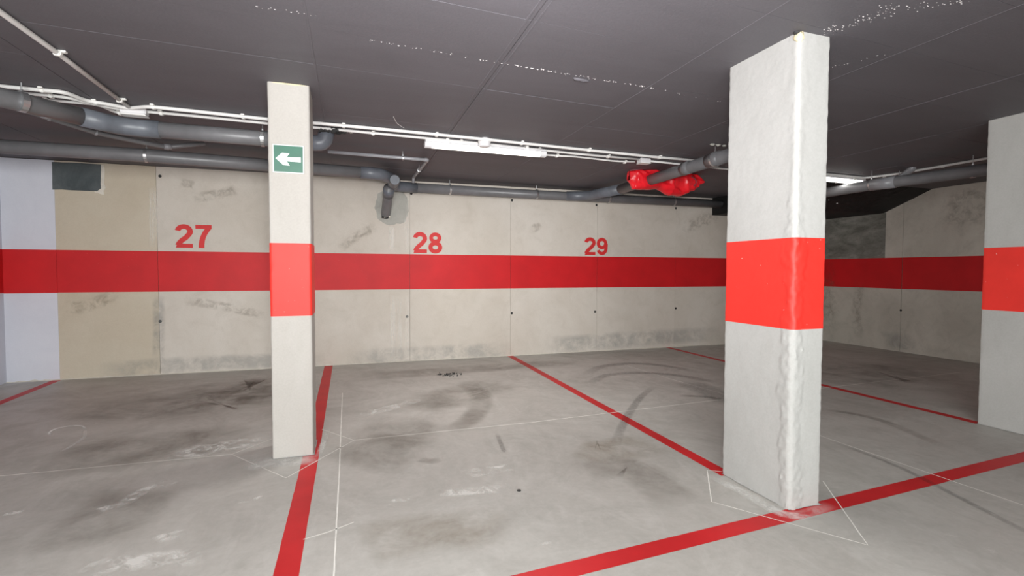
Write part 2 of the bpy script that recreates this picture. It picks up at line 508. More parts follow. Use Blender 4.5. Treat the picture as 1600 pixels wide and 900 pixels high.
# mortar repairs
def blob_patch(name, pts, y, mat, parent, th=0.006, jag=0.006, label=None):
    c = Vector((sum(p[0] for p in pts) / len(pts), 0, sum(p[1] for p in pts) / len(pts)))
    P = []
    for (a, b) in zip(pts, pts[1:] + pts[:1]):
        for k in range(5):
            t = k / 5
            x, z = a[0] * (1 - t) + b[0] * t, a[1] * (1 - t) + b[1] * t
            P.append((x + noise.noise(Vector((x * 19, z * 19, 1))) * jag, z + noise.noise(Vector((x * 19, z * 19, 5))) * jag))
    n = len(P)
    V = [(x, y + 0.004, z) for x, z in P] + [(x, y - th * 0.5, z) for x, z in P]
    V += [(c.x + (x - c.x) * 0.9, y - th, c.z + (z - c.z) * 0.93) for x, z in P] + [(c.x, y - th, c.z)]
    F = [(k, (k + 1) % n, n + (k + 1) % n, n + k) for k in range(n)]
    F += [(n + k, n + (k + 1) % n, 2 * n + (k + 1) % n, 2 * n + k) for k in range(n)]
    F += [(2 * n + k, 2 * n + (k + 1) % n, 3 * n) for k in range(n)]
    o = obj(name, V, F, mat, parent)
    if label: o['label'] = label
    return o
blob_patch('mortar_patch', [(-3.06, 2.385), (-3.06, 2.085), (-2.66, 2.085), (-2.625, 2.12), (-2.62, 2.385)], D - 0.004, 'dark_mortar', wb, label='dark grey mortar patch beside the white wall end')
blob_patch('mortar_fringe', [(-2.70, 2.12), (-2.69, 2.075), (-2.655, 2.065), (-2.60, 2.06), (-2.585, 2.2), (-2.60, 2.38), (-2.63, 2.38), (-2.63, 2.12)], D - 0.001, 'plaster_bead', wb, th=0.004, jag=0.02)
PT = [(0.353, 2.216), (0.320, 2.025), (0.351, 1.885), (0.448, 1.813), (0.579, 1.809), (0.695, 1.855), (0.754, 2.000), (0.738, 2.152), (0.680, 2.258), (0.532, 2.284)]
blob_patch('mortar_patch', PT, D - 0.001, 'grey_mortar', wb, jag=0.02, label='rounded grey mortar patch around the pipe stub')
# plaster bead where the wall meets the floor
def bead(x0, x1, y):
    V, F = [], []
    n = int((x1 - x0) / 0.03)
    for i in range(n + 1):
        x = x0 + (x1 - x0) * i / n
        w = 0.006 + 0.016 * abs(noise.noise(Vector((x * 9, 3, 0)))) + 0.006 * abs(noise.noise(Vector((x * 40, 1, 0))))
        V += [(x, y, w * 1.1), (x, y - w * 0.5, w * 0.7), (x, y - w * 1.5, 0.0005)]
    for i in range(n):
        a = i * 3
        F += [(a, a + 1, a + 4, a + 3), (a + 1, a + 2, a + 5, a + 4)]
    return V, F
obj('plaster_bead', *bead(XL, XE, D - 0.001), 'plaster_bead', wb)

# painted numbers, brush-stroke outlines built in a unit cell (0..0.72 wide, 0..1 high)
def arc(cx, cz, rx, rz, a0, a1, n=18):
    return [(cx + rx * math.cos(math.radians(a0 + (a1 - a0) * i / n)), cz + rz * math.sin(math.radians(a0 + (a1 - a0) * i / n))) for i in range(n + 1)]
def stroke(path, w0, w1=None, closed=False):
    w1 = w0 if w1 is None else w1
    n = len(path)
    V, F = [], []
    for i, p in enumerate(path):
        a = path[(i - 1) % n] if (closed or i > 0) else p
        b = path[(i + 1) % n] if (closed or i < n - 1) else p
        dx, dz = b[0] - a[0], b[1] - a[1]
        l = math.hypot(dx, dz) or 1
        nx, nz = -dz / l, dx / l
        w = w0 + (w1 - w0) * i / (n - 1)
        V += [(p[0] + nx * w / 2, p[1] + nz * w / 2), (p[0] - nx * w / 2, p[1] - nz * w / 2)]
    for i in range(n if closed else n - 1):
        j = (i + 1) % n
        F.append((2 * i, 2 * i + 1, 2 * j + 1, 2 * j))
    return V, F
def poly(pts):
    return pts, [tuple(range(len(pts)))]
S = 0.205
DIG = {
 '2': [stroke(arc(0.335, 0.700, 0.235, 0.210, 172, -20) + [(0.50, 0.55), (0.40, 0.43), (0.26, 0.32), (0.155, 0.20), (0.10, 0.09)], S), poly([(0.02, 0.0), (0.66, 0.0), (0.66, 0.175), (0.09, 0.175)])],
 '7': [poly([(0.05, 0.825), (0.67, 0.825), (0.67, 1.0), (0.05, 1.0)]), stroke([(0.585, 0.90), (0.50, 0.79), (0.41, 0.64), (0.34, 0.48), (0.295, 0.31), (0.275, 0.15), (0.27, 0.0)], 0.195, 0.22)],
 '8': [stroke(arc(0.35, 0.738, 0.205, 0.175, 0, 345, 23), 0.18, closed=True), stroke(arc(0.35, 0.28, 0.235, 0.200, 0, 345, 23), S, closed=True)],
 '9': [stroke(arc(0.335, 0.675, 0.225, 0.235, 0, 345, 23), 0.195, closed=True), stroke([(0.585, 0.66), (0.585, 0.52)] + arc(0.335, 0.40, 0.245, 0.305, 10, -158, 16), 0.20, 0.185)],
}
def number(txt, x0, z0, x1, z1, y, label):
    V, F = [], []
    h = z1 - z0
    sx = (x1 - x0) / (0.72 * len(txt))
    for i, ch in enumerate(txt):
        for li, (v, f) in enumerate(DIG[ch]):
            k = len(V)
            yy = y - 0.0004 * li
            V += [(x0 + (i * 0.72 + a) * sx, yy, z0 + b * h) for a, b in v]
            F += [tuple(q + k for q in r) for r in f]
    o = obj('painted_number', V, F, 'red_number', wb)
    o['label'] = label
number('27', -1.925, 1.474, -1.535, 1.745, D - 0.004, 'red number 27 above the band')
number('28', 0.805, 1.449, 1.205, 1.727, D - 0.004, 'red number 28 above the band')
number('29', 3.325, 1.452, 3.725, 1.712, D - 0.004, 'red number 29 above the band')

# right wall
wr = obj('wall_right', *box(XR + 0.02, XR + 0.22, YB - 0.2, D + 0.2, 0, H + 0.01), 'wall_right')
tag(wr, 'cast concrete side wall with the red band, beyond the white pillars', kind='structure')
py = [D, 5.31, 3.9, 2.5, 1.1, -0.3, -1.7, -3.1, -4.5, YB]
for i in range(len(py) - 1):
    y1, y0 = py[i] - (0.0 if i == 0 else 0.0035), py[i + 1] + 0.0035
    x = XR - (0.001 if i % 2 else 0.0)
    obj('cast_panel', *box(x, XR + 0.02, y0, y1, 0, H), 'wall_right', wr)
    obj('painted_band', *box(x - 0.0015, x + 0.004, y0, y1, BAND0 - 0.01, BAND1 - 0.003), 'red_wall', wr)
obj('tie_hole', *disc(XR - 0.001, 5.31, 0.63, 0.018, 'x'), 'dark_rubber', wr)
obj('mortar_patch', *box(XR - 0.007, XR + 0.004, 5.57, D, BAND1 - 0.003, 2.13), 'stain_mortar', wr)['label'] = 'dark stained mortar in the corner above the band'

# left wall, painted white
wl = obj('wall_left', *box(XL - 0.2, XL, YB - 0.2, D + 0.02, 0, H + 0.01), 'white_wall')
tag(wl, 'white painted side wall at the left', kind='structure')
obj('painted_band', *box(XL - 0.004, XL + 0.0015, YB, D, BAND0, BAND1), 'red_wall', wl)
# rear wall behind the photographer
wk = obj('wall_rear', *box(XL - 0.2, XE + 0.2, YB - 0.2, YB, 0, H + 0.01), 'white_wall')
tag(wk, 'white wall behind the photographer', kind='structure')
obj('painted_band', *box(XL, XE, YB - 0.004, YB + 0.0015, BAND0, BAND1), 'red_wall', wk)

# black haunched soffit in the far right corner
def soffit():
    X0, X1 = 5.62, XR
    prof = [(4.93, H), (5.60, 2.13), (5.66, 2.125), (D - 0.002, 2.125)]
    V, F = [], []
    nx = 60
    P = []
    for a, b in zip(prof, prof[1:]):
        m_ = 14
        P += [lerp((0, a[0], a[1]), (0, b[0], b[1]), i / m_) for i in range(m_)]
    P.append(Vector((0, prof[-1][0], prof[-1][1])))
    for i in range(nx + 1):
        x = X0 + (X1 - X0) * i / nx
        for j, p in enumerate(P):
            v = Vector((x, p.y, p.z))
            amt = 0.022 if (x < 7.5 and j < 16) else 0.003
            if j > 0 and j < len(P) - 1:
                v.z += -abs(noise.noise(v * 11)) * amt - abs(noise.noise(v * 31)) * amt * 0.6
            V.append(v)
    m_ = len(P)
    for i in range(nx):
        for j in range(m_ - 1):
            a = i * m_ + j
            F.append((a, a + 1, a + m_ + 1, a + m_))
    k = len(V)
    V += [(X0, D - 0.002, H), (X1, D - 0.002, H)]
    F.append(tuple([k] + list(range(m_ - 1, -1, -1))))
    F.append(tuple([k + 1] + [nx * m_ + j for j in range(m_)]))
    return V, F
so = obj('trim_1', *soffit(), 'black_soffit')
tag(so, 'black painted sloping soffit dropping from the ceiling in the far right corner', kind='structure')

cV, cF = [], []
for _ in range(46):
    x = 5.75 + abs(random.gauss(0, 0.38))
    t = min(1, max(0.03, random.random()))
    c = Vector((x, 4.93 + 0.67 * t, H - 0.27 * t - 0.010))
    s = random.uniform(0.004, 0.014)
    k = len(cV)
    for d in ((s * 1.6, 0, 0), (0, s, 0), (-s * 1.4, 0, 0), (0, -s, 0), (0, 0, -s), (0, 0, s * 1.5)):
        cV.append(c + Vector(d))
    cF += [(k, k + 1, k + 4), (k + 1, k + 2, k + 4), (k + 2, k + 3, k + 4), (k + 3, k, k + 4), (k + 1, k, k + 5), (k + 2, k + 1, k + 5), (k + 3, k + 2, k + 5), (k, k + 3, k + 5)]
obj('soffit_glints', cV, cF, 'lime_glint_speck', so)['kind'] = 'stuff'  # pale bits stand in for glints on the lumpy black soffit

# ---------------------------------------------------------------- floor markings and joints (parts of the floor)
def strip(pts, w, z=0.0004, jag=0.0, step=0.06):
    P = []
    for a, b in zip(pts, pts[1:]):
        l = math.hypot(b[0] - a[0], b[1] - a[1])
        k = max(1, int(l / step)) if jag else 1
        P += [lerp((*a, 0), (*b, 0), i / k) for i in range(k)]
    P.append(Vector((*pts[-1], 0)))
    V, F = [], []
    for i, p in enumerate(P):
        a, b = P[max(i - 1, 0)], P[min(i + 1, len(P) - 1)]
        d = (b - a).normalized()
        s = Vector((-d.y, d.x, 0))
        ja = noise.noise(p * 13) * jag
        jb = noise.noise(p * 13 + Vector((0, 0, 9))) * jag
        V += [p + s * (w / 2 + ja) + Vector((0, 0, z)), p - s * (w / 2 + jb) + Vector((0, 0, z))]
    n = len(P)
    F = [(2 * i, 2 * i + 1, 2 * i + 3, 2 * i + 2) for i in range(n - 1)]
    return V, F
def part_label(o, label):
    o['label'] = label
    return o
part_label(obj('painted_line', *strip([(-3.02, 2.6), (-3.04, 5.65), (-3.07, D - 0.01)], 0.085, jag=0.0015), 'red_line', fl), 'red line at the left end of bay 27')
part_label(obj('painted_line', *strip([(-0.252, 1.2), (-0.252, 3.5), (-0.265, D - 0.01)], 0.098, jag=0.0015), 'red_line', fl), 'red line between bays 27 and 28')
part_label(obj('painted_line', *strip([(2.135, 2.38), (2.165, D - 0.01)], 0.088, jag=0.0015), 'red_line', fl), 'red line between bays 28 and 29')
part_label(obj('painted_line', *strip([(4.80, 2.585), (4.80, D - 0.01)], 0.085, jag=0.0015), 'red_line', fl), 'red line at the right end of bay 29')
part_label(obj('painted_line', *strip([(-0.25, 1.742), (2.15, 1.892), (4.21, 2.022), (4.9, 2.066)], 0.100, z=0.0006, jag=0.0015), 'red_line', fl), 'long red line across the front of the bays')
JO = [
 [(-2.448, 3.720), (-1.968, 3.677), (-0.751, 3.652)],
 [(-0.751, 3.652), (-0.365, 3.135), (0.018, 3.692), (-0.212, 4.021)],
 [(-0.751, 3.652), (-0.543, 3.899)],
 [(0.018, 3.692), (1.374, 3.701), (3.360, 3.821), (6.996, 3.983)],
 [(3.369, 5.629), (3.426, 4.700), (3.507, 4.033), (3.300, 2.703), (3.330, 1.591)],
 [(2.138, 2.431), (2.066, 2.474), (1.806, 2.125), (2.181, 1.568), (2.600, 2.139)],
 [(-0.079, 5.166), (-0.070, 3.108), (-0.071, 2.039)],
 [(-0.210, 2.387), (-0.108, 2.418), (0.009, 2.479)],
]
for i, j in enumerate(JO):
    obj('floor_joint', *strip(j, (0.010, 0.006, 0.006, 0.010, 0.007, 0.0055, 0.0065, 0.006)[i], z=0.0009, jag=0.0022, step=0.03), 'joint', fl)

def smudge(name, pts, w, mat, parent=fl, z=0.003, ax='z', off=D - 0.006):
    P = [Vector((p[0], p[1], 0)) for p in pts]
    # smooth the centre line
    Q = []
    n = len(P)
    for i in range(n - 1):
        p0, p1, p2, p3 = P[max(i - 1, 0)], P[i], P[i + 1], P[min(i + 2, n - 1)]
        for k in range(6):
            t = k / 6
            Q.append(0.5 * ((2 * p1) + (p2 - p0) * t + (2 * p0 - 5 * p1 + 4 * p2 - p3) * t * t + (3 * p1 - p0 - 3 * p2 + p3) * t ** 3))
    Q.append(P[-1])
    V, F, U = [], [], []
    for i, p in enumerate(Q):
        d = (Q[min(i + 1, len(Q) - 1)] - Q[max(i - 1, 0)]).normalized()
        s = Vector((-d.y, d.x, 0))
        for q, u in ((1, 0), (0, 0.5), (-1, 1)):
            v = p + s * q * w / 2
            V.append((v.x, v.y, z) if ax == 'z' else (v.x, off, v.y))
            U.append((u, i / (len(Q) - 1)))
    for i in range(len(Q) - 1):
        for k in range(2):
            a = i * 3 + k
            F.append((a, a + 1, a + 4, a + 3))
    return obj(name, V, F, mat, parent, uvs=U)
zz = 0.0012
def fs(name, pts, w, mat):
    global zz
    zz += 0.00002
    return smudge(name, pts, w, mat, fl, zz)
fs('tyre_mark', [(1.758, 3.054), (2.145, 3.546), (2.632, 4.101), (3.037, 4.468)], 0.085, 'tyre')
fs('tyre_mark', [(2.555, 5.150), (3.029, 5.601), (3.496, 5.683), (3.833, 5.394), (3.982, 4.851)], 0.16, 'tyre')
fs('tyre_mark', [(2.434, 4.782), (2.858, 5.129), (3.349, 5.088), (3.672, 4.799), (3.819, 4.346)], 0.14, 'tyre')
fs('tyre_mark', [(3.045, 4.072), (3.251, 3.955), (3.373, 3.792)], 0.10, 'tyre')
fs('tyre_mark', [(3.502, 4.575), (3.451, 4.105), (3.343, 3.637)], 0.40, 'tyre')
fs('tyre_mark', [(1.039, 3.544), (0.983, 3.197), (0.985, 3.146)], 0.04, 'tyre')
fs('tyre_mark', [(0.415, 3.186), (0.477, 3.132), (0.552, 3.142)], 0.10, 'brown')
fs('tyre_mark', [(0.691, 3.654), (0.975, 4.012), (1.196, 4.605), (1.188, 5.174)], 0.24, 'brown')
fs('tyre_mark', [(3.270, 2.627), (3.243, 2.171), (3.113, 1.753), (2.968, 1.326)], 0.05, 'tyre')
fs('tyre_mark', [(3.974, 3.261), (4.120, 2.919), (3.912, 2.287)], 0.10, 'brown')
fs('dirt_and_shade', [(-1.691, 4.676), (-1.413, 5.306), (-0.742, 5.600)], 1.5, 'brown')  # left bay: brown dirt smears, with shade by the slim pillar painted in
fs('dirt_and_shade', [(-1.340, 5.674), (-0.962, 5.499), (-0.572, 5.729)], 1.3, 'brown')  # dirt smears and painted shade again, nearer the back wall
fs('dirt_and_shade', [(-1.894, 3.901), (-1.284, 3.946), (-0.667, 4.026)], 0.8, 'brown')
fs('dirt_and_shade', [(-1.109, 2.585), (-1.131, 2.952), (-1.093, 3.250)], 0.5, 'brown')
fs('dirt_and_shade', [(-0.035, 3.198), (0.213, 3.468), (0.466, 4.174)], 0.7, 'brown')
fs('dirt_and_shade', [(0.487, 4.367), (0.890, 4.702), (1.617, 5.168)], 0.7, 'brown')
fs('dirt_and_shade', [(0.083, 5.855), (1.613, 5.958), (2.872, 6.021)], 0.5, 'brown')
fs('dirt_and_shade', [(1.468, 3.068), (1.647, 2.947), (2.046, 3.017)], 0.45, 'ochre')
fs('dirt_and_shade', [(1.281, 2.675), (1.626, 2.667), (1.644, 2.133)], 0.35, 'brown')
fs('dirt_and_shade', [(0.026, 2.272), (0.312, 2.294), (0.729, 2.222)], 0.4, 'ochre')
fs('dirt_and_shade', [(4.879, 4.012), (5.956, 4.389), (6.516, 3.833)], 1.4, 'brown')  # broad darker brown patch on the floor beyond the big pillar
fs('pale_scuff', [(0.074, 4.298), (0.275, 4.435), (0.642, 4.681)], 0.16, 'chalk')
fs('pale_scuff', [(0.619, 2.868), (0.945, 2.885)], 0.14, 'chalk')
fs('pale_scuff', [(-1.053, 2.399), (-0.885, 2.414), (-0.572, 2.371)], 0.16, 'chalk')
fs('pale_scuff', [(-0.846, 2.575), (-0.783, 2.611), (-0.696, 2.572)], 0.10, 'chalk')
fs('pale_scuff', [(-0.565, 2.842), (-0.500, 2.896), (-0.450, 2.912)], 0.06, 'chalk')
fs('pale_scuff', [(-1.222, 2.981), (-1.171, 3.021), (-1.130, 3.023)], 0.09, 'chalk')
fs('pale_scuff', [(-1.146, 2.992), (-1.077, 3.203), (-0.950, 3.294)], 0.10, 'chalk')
fs('pale_scuff', [(-1.647, 3.090), (-1.610, 3.092), (-1.570, 3.093)], 0.05, 'chalk')
fs('pale_scuff', [(0.435, 2.676), (0.639, 2.627), (0.860, 2.625)], 0.12, 'chalk')
fs('pale_scuff', [(0.799, 2.024), (0.836, 2.017), (0.875, 2.005)], 0.03, 'chalk')
fs('pale_scuff', [(0.199, 2.634), (0.243, 2.650), (0.291, 2.627)], 0.05, 'chalk')
fs('pale_scuff', [(-1.083, 3.642), (-0.911, 3.827), (-0.556, 3.847)], 0.30, 'chalk')
# plaster dust round the pillar feet
fs('plaster_dust', [(2.033, 2.435), (2.046, 2.143), (2.076, 1.880), (2.387, 1.909)], 0.09, 'dust')
fs('plaster_dust', [(-0.640, 3.413), (-0.460, 3.420), (-0.193, 3.403)], 0.22, 'dust')
fs('plaster_dust', [(-0.206, 3.418), (-0.185, 3.729), (-0.171, 4.024)], 0.05, 'dust')
# chalk ring
fs('chalk_mark', [(-2.092, 4.466), (-2.142, 4.557), (-2.142, 4.651), (-2.083, 4.698), (-1.989, 4.668), (-1.926, 4.566)], 0.022, 'chalk_ring')
fs('chalk_mark', [(-1.926, 4.566), (-1.847, 4.358), (-1.834, 4.160), (-1.845, 4.050)], 0.03, 'dust')
# paper label residue
o = fs('label_residue', [(0.276, 4.542), (0.456, 4.485)], 0.09, 'chalk')
# recessed plug
obj('floor_plug', *tube([(0.88, 2.56, 0.0), (0.88, 2.56, 0.004)], 0.011, 14), 'dark_rubber', fl)['label'] = 'small round black plug in bay 28'

# wall stains
def ws(name, pts, w, mat, off=D - 0.0045):
    return smudge(name, pts, w, mat, wb, 0, 'y', off)
ws('lime_drip', [(0.529, 1.808), (0.537, 1.640), (0.535, 1.455)], 0.09, 'drip', D - 0.0055)
ws('lime_drip', [(0.532, 0.916), (0.538, 0.560), (0.535, -0.019)], 0.08, 'drip', D - 0.0055)
ws('lime_drip', [(0.623, 0.898), (0.629, 0.386), (0.635, -0.025)], 0.07, 'drip', D - 0.0056)
ws('lime_drip', [(0.713, 2.251), (0.720, 1.830), (0.726, 1.441)], 0.06, 'drip', D - 0.0057)
ws('lime_drip', [(0.723, 0.913), (0.722, 0.554), (0.719, 0.039)], 0.06, 'drip', D - 0.0057)
ws('wall_stain', [(-1.832, 0.853), (-1.469, 0.786), (-0.964, 0.650)], 0.12, 'rust', D - 0.0050)
ws('wall_stain', [(-2.992, 0.802), (-2.760, 0.812), (-2.488, 0.966)], 0.16, 'rust', D - 0.0051)
ws('wall_stain', [(-1.746, 2.051), (-1.414, 2.128), (-1.277, 2.180)], 0.14, 'rust', D - 0.0052)
ws('wall_stain', [(-1.872, 2.230), (-1.711, 2.202)], 0.12, 'rust', D - 0.0053)
ws('wall_stain', [(-0.125, 1.479), (0.111, 1.663), (0.351, 1.802)], 0.14, 'rust', D - 0.0054)
ws('wall_stain', [(5.037, 1.863), (5.402, 2.028), (5.777, 2.145)], 0.24, 'rust', D - 0.0052)
ws('wall_stain', [(2.482, 1.794), (2.629, 1.890)], 0.14, 'rust', D - 0.0052)
ws('damp_patch', [(-2.718, 0.077), (-1.648, 0.103), (-0.215, 0.072)], 0.22, 'damp', D - 0.0058)
ws('damp_patch', [(-0.060, 0.080), (1.097, 0.089), (2.196, 0.090)], 0.24, 'damp', D - 0.0058)
ws('damp_patch', [(2.688, 0.123), (3.847, 0.150), (5.883, 0.193)], 0.28, 'damp', D - 0.0058)
ws('damp_patch', [(-2.106, 0.932), (-2.101, 0.561), (-2.122, 0.130)], 0.14, 'damp', D - 0.0059)
ws('damp_patch', [(-2.126, 2.179), (-2.133, 1.814), (-2.140, 1.463)], 0.10, 'drip', D - 0.0059)
def wrs(name, pts, w, mat, off):
    V, F, U = [], [], []
    for i, (y, z) in enumerate(pts):
        for q, u in ((1, 0), (0, 0.5), (-1, 1)):
            V.append((off, y + q * w / 2, z)); U.append((u, i / (len(pts) - 1)))
    for i in range(len(pts) - 1):
        for k in range(2):
            a = i * 3 + k
            F.append((a, a + 1, a + 4, a + 3))
    return obj(name, V, F, mat, wr, uvs=U)
wrs('wall_stain', [(6.55, 1.45), (6.5, 0.7), (6.5, 0.05)], 0.30, 'rust', XR - 0.006)
wrs('wall_stain', [(5.95, 1.1), (6.0, 0.6), (5.95, 0.1)], 0.20, 'rust', XR - 0.0062)
wrs('wall_stain', [(4.4, 2.38), (4.5, 2.1), (4.5, 1.8)], 0.7, 'rust', XR - 0.0064)
wrs('damp_patch', [(5.4, 0.3), (5.3, 0.15), (5.3, 0.0)], 0.5, 'damp', XR - 0.0066)

# ---------------------------------------------------------------- pillars
def pillar_rings(x0, x1, y0, y1, z0, z1, ch, out=0.0, lump=None, amp=0.0012, dz=0.02, seed=0):
    if lump: dz = 0.010
    """ch: chamfer for corners in order (x0,y0),(x1,y0),(x1,y1),(x0,y1)"""
    cs = [(x0, y0, 1, 1), (x1, y0, -1, 1), (x1, y1, -1, -1), (x0, y1, 1, -1)]
    P = []
    for k, (x, y, sx, sy) in enumerate(cs):
        c_ = ch[k]
        a, b = (x, y + sy * c_), (x + sx * c_, y)
        if k in (1, 3): a, b = b, a
        P.append((a, b, c_))
    prof = []
    for k in range(4):
        a, b, c_ = P[k]
        m_ = max(2, int(c_ / 0.0035))
        for i in range(m_):
            t = i / m_
            cn = (cs[k][0], cs[k][1])
            prof.append(tuple((1 - t) ** 2 * a[q] + 2 * t * (1 - t) * cn[q] + t * t * b[q] for q in (0, 1)))
        nxt = P[(k + 1) % 4][0]
        l = math.hypot(nxt[0] - b[0], nxt[1] - b[1])
        m_ = max(2, int(l / (0.009 if lump else 0.018)))
        for i in range(m_):
            prof.append((b[0] + (nxt[0] - b[0]) * i / m_, b[1] + (nxt[1] - b[1]) * i / m_))
    cx, cy = (x0 + x1) / 2, (y0 + y1) / 2
    n, nz = len(prof), max(1, round((z1 - z0) / dz))
    V, F = [], []
    for j in range(nz + 1):
        z = z0 + (z1 - z0) * j / nz
        for (x, y) in prof:
            v = Vector((x, y, z))
            d = Vector((x - cx, y - cy, 0))
            # outward direction of the nearest face
            ex, ey = abs(d.x) / ((x1 - x0) / 2), abs(d.y) / ((y1 - y0) / 2)
            o_ = Vector(((math.copysign(1, d.x) if ex > 0.97 else 0), (math.copysign(1, d.y) if ey > 0.97 else 0), 0))
            if o_.length < 0.1: o_ = d.copy()
            o_.normalize()
            s = noise.noise(v * 9 + Vector((seed, 0, 0))) * amp + noise.noise(v * 37 + Vector((seed, 0, 0))) * amp * 0.6 + out
            edge = min(ex, ey) > 0.90
            if edge: s += noise.noise(v * 26 + Vector((0, seed, 0))) * amp * 1.6
            if lump:
                lx, ly, lr, la = lump
                # smeared repair plaster: a raised skin with a ragged edge, wider near the floor
                reach = lr * (0.80 + 0.75 * noise.noise(Vector((x * 3, y * 3, z * 5))) + 0.35 * noise.noise(v * 24))
                if z < 0.5: reach *= 1.0 + (0.5 - z) * 0.7
                la_ = la * (1.0 if z < 1.3 else max(0.3, 1.0 - (z - 1.3) * 1.1))
                q = (reach - math.hypot(x - lx, y - ly)) / 0.012
                q = max(0.0, min(1.0, q))
                s += q * q * (3 - 2 * q) * la_ * (0.6 + 0.9 * noise.noise(v * 33) + 0.6 * noise.noise(v * 70))
            V.append(v + o_ * s)
    for j in range(nz):
        for k in range(n):
            a, b = j * n + k, j * n + (k + 1) % n
            F.append((a, b, b + n, a + n))
    F.append(tuple(range(n - 1, -1, -1)))
    F.append(tuple(range(nz * n, nz * n + n)))
    return V, F

def pillar(x0, x1, y0, y1, ch, b0, b1, label, mat, lump=None, seed=0, amp=0.0012):
    r = empty('concrete_pillar', ((x0 + x1) / 2, (y0 + y1) / 2, 0), label, 'pillar')
    s = obj('shaft', *pillar_rings(x0, x1, y0, y1, 0.0, H, ch, 0, lump, amp, seed=seed), mat, r)
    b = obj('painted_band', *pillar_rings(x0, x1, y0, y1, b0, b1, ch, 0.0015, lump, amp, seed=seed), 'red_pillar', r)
    for o in (s, b):
        o.data.polygons.foreach_set('use_smooth', [len(p.vertices) == 4 for p in o.data.polygons])
        o.data.set_sharp_from_angle(angle=math.radians(32)) if hasattr(o.data, 'set_sharp_from_angle') else None
    return r
pL = pillar(-0.483, -0.236, 3.476, 3.768, (0.018, 0.016, 0.012, 0.012), 0.921, 1.389, 'slim cream concrete pillar carrying the green arrow sign', 'pillar_dim', seed=3)
pR = pillar(2.115, 2.317, 1.927, 2.400, (0.026, 0.006, 0.006, 0.006), 0.923, 1.387, 'big white concrete pillar with rough plastered corner, nearest the camera', 'pillar', lump=(2.125, 1.937, 0.062, 0.0055), seed=11)
pT = pillar(4.770, 4.99, 2.085, 2.585, (0.008, 0.008, 0.008, 0.008), 0.918, 1.405, 'white concrete pillar cut off by the right edge of the photo', 'pillar', seed=21)
# expanding foam and chips at pillar tops
def lumpy(name, c, r, mat, parent, seed=0, seg=14, amp=0.35):
    bm = bmesh.new()
    bmesh.ops.create_uvsphere(bm, u_segments=seg, v_segments=seg // 2 + 1, radius=1)
    bm.verts.index_update()
    V = [Vector(c) + Vector((v.co.x * r[0], v.co.y * r[1], v.co.z * r[2])) * (1 + amp * noise.noise(v.co * 2 + Vector((seed, 0, 0)))) for v in bm.verts]
    F = [tuple(v.index for v in f.verts) for f in bm.faces]
    bm.free()
    return obj(name, V, F, mat, parent, smooth=True)
lumpy('foam_blob', (2.126, 1.938, H - 0.022), (0.022, 0.022, 0.028), 'foam', pR, 2)
lumpy('dark_chip', (2.116, 1.938, H - 0.004), (0.022, 0.018, 0.010), 'debris', pR, 5)
lumpy('foam_blob', (-0.36, 3.478, H - 0.003), (0.11, 0.006, 0.006), 'foam', pL, 2)
# plaster foot where each pillar meets the floor
def foot(x0, x1, y0, y1, parent, seed):
    P = []
    for a, b in (((x0, y0), (x1, y0)), ((x1, y0), (x1, y1)), ((x1, y1), (x0, y1)), ((x0, y1), (x0, y0))):
        k = int(math.hypot(b[0] - a[0], b[1] - a[1]) / 0.02)
        P += [(a[0] + (b[0] - a[0]) * i / k, a[1] + (b[1] - a[1]) * i / k) for i in range(k)]
    cx, cy = (x0 + x1) / 2, (y0 + y1) / 2
    V, F = [], []
    for x, y in P:
        d = Vector((x - cx, y - cy, 0)).normalized()
        w = 0.003 + 0.010 * abs(noise.noise(Vector((x * 14 + seed, y * 14, 0))))
        V += [Vector((x, y, w * 1.2)) + d * 0.001, Vector((x, y, w * 0.35)) + d * w * 0.6, Vector((x, y, 0.004)) + d * w * 1.4]
    n = len(P)
    for i in range(n):
        a, b = i * 3, ((i + 1) % n) * 3
        F += [(a, a + 1, b + 1, b), (a + 1, a + 2, b + 2, b + 1)]
    obj('plaster_foot', V, F, 'pillar', parent, smooth=True)
foot(-0.483, -0.236, 3.476, 3.768, pL, 0)
foot(2.115, 2.317, 1.927, 2.400, pR, 4)
foot(4.770, 4.99, 2.085, 2.585, pT, 8)

# ---------------------------------------------------------------- exit arrow sign
sg = empty('arrow_sign', (-0.364, 3.470, 1.833), 'square green sign with a white left arrow on the slim pillar', 'sign')
obj('white_plate', *bevel_box(-0.456, -0.272, 3.468, 3.474, 1.833, 2.012, 0.001, 1), 'sign_white', sg)
obj('green_face', *box(-0.449, -0.279, 3.4665, 3.469, 1.840, 2.005), 'sign_green', sg)
def arrow():
    # left-pointing arrow with swept-back barbs
    pts = [(0.06, 0.50), (0.28, 0.72), (0.545, 0.72), (0.45, 0.575), (0.93, 0.585), (0.93, 0.40), (0.45, 0.405), (0.545, 0.245), (0.32, 0.255)]
    X = lambda u: -0.449 + u * 0.170
    Z = lambda w: 1.840 + w * 0.165
    n = len(pts)
    V = [(X(u), 3.4675, Z(w)) for u, w in pts] + [(X(u), 3.4655, Z(w)) for u, w in pts]
    F = [(k, (k + 1) % n, n + (k + 1) % n, n + k) for k in range(n)]
    # star-shaped about the shaft root: fan of convex pieces
    F += [(n + 0, n + 1, n + 2, n + 3), (n + 0, n + 3, n + 6), (n + 0, n + 6, n + 7, n + 8), (n + 3, n + 4, n + 5, n + 6)]
    return V, F
obj('arrow', *arrow(), 'sign_white', sg)

